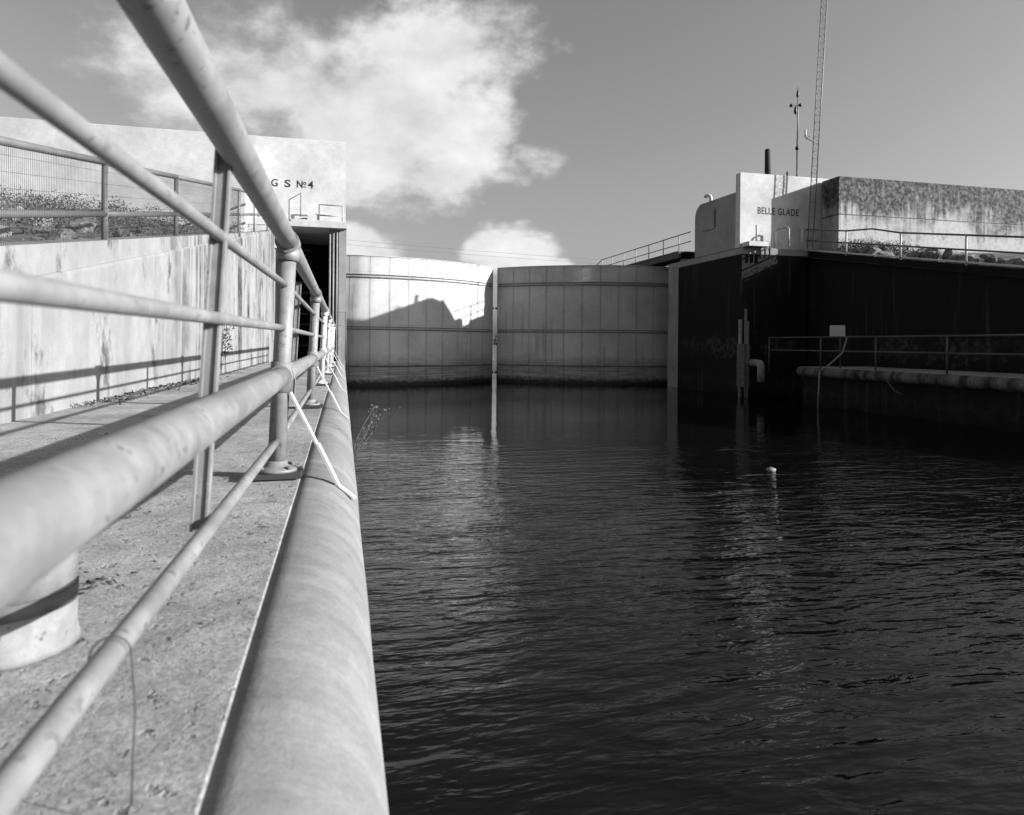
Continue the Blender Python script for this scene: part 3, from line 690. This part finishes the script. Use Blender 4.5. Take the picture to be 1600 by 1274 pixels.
bm_ = MB(); tip = (p[0]-.42, p[1]-.1, zz+.02); bm_.tube([(p[0]+.3, p[1], zz-.12), tip], .014, 6); bm_.tube([(p[0]+.05, p[1], zz+.28), tip], .012, 6); bm_.build('boom', 'grey_steel', ms)
MB().tube([(tip[0]-.01, tip[1], zz+.06), (tip[0]-.01, tip[1], zz+.36)], .035, 8).build('sensor', 'white_paint', ms)

am = thing('wind_mast', (19.68, 27, 5), 'slim wind gauge mast with cups and vane behind the shaded house', 'mast')
X, Y = 19.68, 27.0
MB().tube([(X,Y,4.2),(X,Y,9.9)], .035, 8).build('pole', 'rail_dark', am); MB().tube([(X+.01,Y,9.9),(X+.02,Y,11.6)], .03, 8).build('upper_pole', 'dull_white', am)
MB().tube([(X,Y,11.5),(X,Y,12.2)], .014, 6).build('spike', 'black_steel', am)
MB().lathe((X,Y,11.75), [(.012,0),(.06,.06),(.055,.2),(.012,.35)], 10).build('vane', 'black_steel', am)
MB().lathe((X-.12,Y-.02,10.95), [(.01,0),(.07,.12),(.06,.32),(.01,.4)], 10).build('gauge_body', 'black_steel', am)
MB().tube([(X-.3,Y,11.36),(X+.12,Y,11.42)], .012, 6).build('cross_arm', 'black_steel', am)
for dx, dz in ((-.32,11.36),(.13,11.42)): MB().lathe((X+dx,Y,dz-.07), [(.02,0),(.075,.03),(.085,.07),(.07,.12),(.02,.15)], 12).build('cup', 'black_steel', am)
MB().lathe((X,Y,9.4), [(.04,0),(.09,.05),(.09,.12),(.04,.17)], 10).build('clamp', 'black_steel', am)
o = MB().tube([(20.3,30,4),(20.22,30,9.2),(20.20,30,10.25),(20.19,30,10.31)], [.17,.15,.13,.08], 12).build('timber_pole', 'wood_pole'); tag(o, 'dark timber pole stub above the white wall', 'pole')
for i, (x, h) in enumerate(((17.28, 7.62), (17.72, 7.5))):
    o = MB().tube([(x, 24.3, 5.24), (x, 24.3, h)], .05, 8).build('roof_pipe', 'grey_steel'); tag(o, ('longer', 'shorter')[i]+' of two stub pipes above the roof beside the lattice mast', 'pipe', 'stub pipes on the roof')

# power line across the canal far behind the gates
pw = thing('power_line', (-24, 92, 0), 'faint pair of overhead wires crossing the sky behind the gates', 'power line')
for i, (z0, z1) in enumerate(((15.2, 12.6), (14.6, 12.0))):
    a, c = Vector((-24, 92, z0)), Vector((72, 96, z1))
    MB().tube([a.lerp(c, k/16)-Vector((0,0,4*.7*(k/16)*(1-k/16))) for k in range(17)], .018, 4, False).build('wire', 'grey_steel', pw)
for x, y, t in ((-24, 92, 15.5), (72, 96, 12.9)):
    p = MB().tube([(x,y,-1),(x,y,t)], .16, 10).build('pole', 'wood_pole', pw)

# ------------------------------------------------------------------ rocks, plants, litter
def rock_mesh(seed):
    import bmesh
    rn = random.Random(seed); bm = bmesh.new(); bmesh.ops.create_icosphere(bm, subdivisions=2, radius=1)
    pl = [(Vector((rn.uniform(-1,1), rn.uniform(-1,1), rn.uniform(-1,1))).normalized(), rn.uniform(.55,.85)) for _ in range(9)]
    for v in bm.verts:
        for n_, d in pl:
            k = v.co.dot(n_)
            if k > d: v.co -= n_*(k-d)
        v.co += Vector((rn.uniform(-.04,.04), rn.uniform(-.04,.04), rn.uniform(-.04,.04)))
    me = bpy.data.meshes.new('rock'); bm.to_mesh(me); bm.free(); me.materials.append(M['rock']); return me
RM = [rock_mesh(i) for i in range(5)]
def rock(x, y, z, s, label, group):
    o = bpy.data.objects.new('rock', random.choice(RM)); col.objects.link(o); o.location = (x, y, z)
    o.scale = (s*random.uniform(.8,1.3), s*random.uniform(.8,1.3), s*random.uniform(.55,.8)); o.rotation_euler = (random.uniform(-.4,.4), random.uniform(-.4,.4), random.uniform(0,6))
    tag(o, label, 'rock', group)
for i in range(46):
    y = random.uniform(12.2, 22.2); d = random.uniform(.3, 1.9); z = 4.42-.181*(23.9-y)
    rock(17.96+d*.55, y, z+.0+.10*d, random.uniform(.2, .42), 'riprap rock behind the white railing under the soot streaked block', 'riprap above the dark wall')
for i in range(34):
    y = random.uniform(8, 16); d = random.uniform(.8, 4.2)
    rock(xl(y)-.36-d, y, ground_z(d, y)+.05, random.uniform(.12, .34), 'rubble rock on the bank behind the mesh railing', 'rubble behind the mesh railing')

def leaf_tuft(m, c, h, spread, n_, size, rn):
    for _ in range(n_):
        a = rn.uniform(0, 6.283); t = rn.random()**.7; r_ = spread*rn.random()**.6
        p = Vector((c[0]+r_*math.cos(a), c[1]+r_*math.sin(a), c[2]+h*t*(1-.4*r_/max(spread,.01))))
        d = Vector((math.cos(a)*rn.uniform(.2,1), math.sin(a)*rn.uniform(.2,1), rn.uniform(-.2,1))).normalized(); u = d.orthogonal().normalized()
        u = (u*math.cos(a*3)+d.cross(u)*math.sin(a*3)); s_ = size*rn.uniform(.6,1.4)
        m.add([p, p+d*s_*.5+u*s_*.22, p+d*s_, p+d*s_*.5-u*s_*.22], [(0,1,2,3)])
rn = random.Random(11)
m = MB()
for _ in range(420):
    y = rn.uniform(7, 22.3); d = rn.uniform(.5, 8) if y < 17 else rn.uniform(.3, 9)
    if y < 13 and rn.random() < .5: continue
    leaf_tuft(m, (xl(y)-.36-d, y, ground_z(d, y)-.02), rn.uniform(.2,.62), rn.uniform(.15,.4), 55, .055, rn)
tag(m.build('scrub', 'leaf', recalc=False), 'low scrub on the bank between mesh railing and pale block', 'scrub', kind='stuff')
m = MB()
for _ in range(150):
    y = rn.uniform(20.6, 22.45); d = rn.uniform(.05, 2.2); leaf_tuft(m, (17.95+d, y, 4.42-.181*(23.9-y)), rn.uniform(.35,.75), rn.uniform(.1,.25), 40, .06, rn)
tag(m.build('weeds', 'leaf', recalc=False), 'weeds behind the white railing at the corner of the sooty block', 'weeds', kind='stuff')
m = MB()
for _ in range(900):
    x, y = rn.uniform(-120, 140), rn.uniform(84, 100); leaf_tuft(m, (x, y, .4), rn.uniform(.6,1.6), rn.uniform(.6,1.6), 26, .5, rn)
tag(m.build('far_scrub', 'leaf', recalc=False), 'far bank scrub seen through the slot between the gates', 'scrub', kind='stuff')
# leaf litter along the wall foot
m = MB()
for _ in range(520):
    y = min(21, 7.2+abs(rn.gauss(2.8, 2.2))); x = xl(y)+.02+abs(rn.gauss(0, .16)); a = rn.uniform(0, 6.28); s_ = rn.uniform(.02,.05); z = .014+rn.uniform(0,.02)
    m.add([(x,y,z),(x+s_*math.cos(a),y+s_*math.sin(a),z+rn.uniform(0,.02)),(x+s_*1.3*math.cos(a+.5),y+s_*1.3*math.sin(a+.5),z+rn.uniform(0,.03)),(x+s_*.6*math.cos(a+1.2),y+s_*.6*math.sin(a+1.2),z)], [(0,1,2,3)])
tag(m.build('leaf_litter', 'dry_leaf', recalc=False), 'dry leaf litter along the foot of the streaked wall', 'litter', kind='stuff')
m = MB()
for cx_, cy_, k in ((-.62,2.02,14),(-.75,2.75,4),(-1.2,3.0,5),(-.9,4.2,6),(-1.6,5.0,8)):
    for _ in range(k):
        x, y = cx_+rn.gauss(0,.05), cy_+rn.gauss(0,.06); a = rn.uniform(0, 6.28); l = rn.uniform(.006,.03)
        m.tube([(x,y,.010),(x+l*math.cos(a),y+l*math.sin(a),.012)], rn.uniform(.0015,.004), 5)
tag(m.build('debris', 'dry_leaf', recalc=False), 'scattered twigs and grit on the near walkway slab', 'debris', kind='stuff')
# vine on the wall, weed at the water's edge
pv = thing('vine', (-2.28, 14.4, .05), 'small leafy vine hanging on the streaked wall', 'plant')
st = MB(); lf = MB()
for _ in range(5):
    p = Vector((xl(14.3)+.04, 14.3+rn.uniform(-.15,.15), .02)); pts = [p]
    for k in range(6): p = p+Vector((rn.uniform(-.01,.02), rn.uniform(-.1,.1), rn.uniform(.12,.2))); pts.append(p)
    st.tube(pts, .005, 5, False)
    for q2 in pts[2:]: leaf_tuft(lf, (q2.x+.03, q2.y, q2.z), .10, .09, 8, .07, rn)
st.build('stem', 'stem', pv); lf.build('foliage', 'leaf', pv, recalc=False)
pv = thing('weed', (.10, 5.6, -.55), 'wispy weed growing from the walkway edge over the water', 'plant')
st = MB(); lf = MB()
for k in range(9):
    p = Vector((.07, 5.55+rn.uniform(-.15,.15), -.30)); v = Vector((rn.uniform(.03,.09), rn.uniform(-.03,.03), .13)); pts = [p]
    v *= .62
    for j in range(6): v = v*1.0+Vector((rn.uniform(-.012,.012), rn.uniform(-.02,.02), -.004)); p = p+v; pts.append(p)
    st.tube(pts, .003, 4, False)
    for q2 in pts[2:]: leaf_tuft(lf, q2, .04, .02, 6, .017, rn)
st.build('stem', 'stem', pv); lf.build('foliage', 'grey_steel', pv, recalc=False)
# floating leaves drifted along the edges
m = MB()
for k in range(260):
    if k % 3: x, y = .12+abs(rn.gauss(0, .25)), rn.uniform(9, 26)
    else: x, y = rn.uniform(1, 14), 30.2+rn.uniform(-1.2, .2)
    a = rn.uniform(0, 6.28); l = rn.uniform(.015, .04); z = WZ+.006
    m.add([(x,y,z),(x+l*math.cos(a),y+l*math.sin(a),z+.004),(x+l*1.4*math.cos(a+.5),y+l*1.4*math.sin(a+.5),z+.003),(x+l*.7*math.cos(a+1.2),y+l*.7*math.sin(a+1.2),z+.002)], [(0,1,2,3)])
tag(m.build('floating_leaves', 'dry_leaf', recalc=False), 'leaves drifted on the water along the walls', 'leaves', kind='stuff')
# floating litter
import bmesh
fm = MB(); bm2 = bmesh.new(); bmesh.ops.create_icosphere(bm2, subdivisions=2, radius=1)
for v in bm2.verts: v.co = Vector((v.co.x*.075*(1+.3*math.sin(5*v.co.z)), v.co.y*.06, v.co.z*.045+.01*math.sin(7*v.co.x)))
me = bpy.data.meshes.new('floating_jug'); bm2.to_mesh(me); bm2.free(); me.materials.append(M['bollard_white'])
for p in me.polygons: p.use_smooth = True
o = bpy.data.objects.new('floating_debris', me); col.objects.link(o); o.location = (6.376, 9.304, WZ+.02); tag(o, 'small white lump of debris floating on the dark water', 'debris')
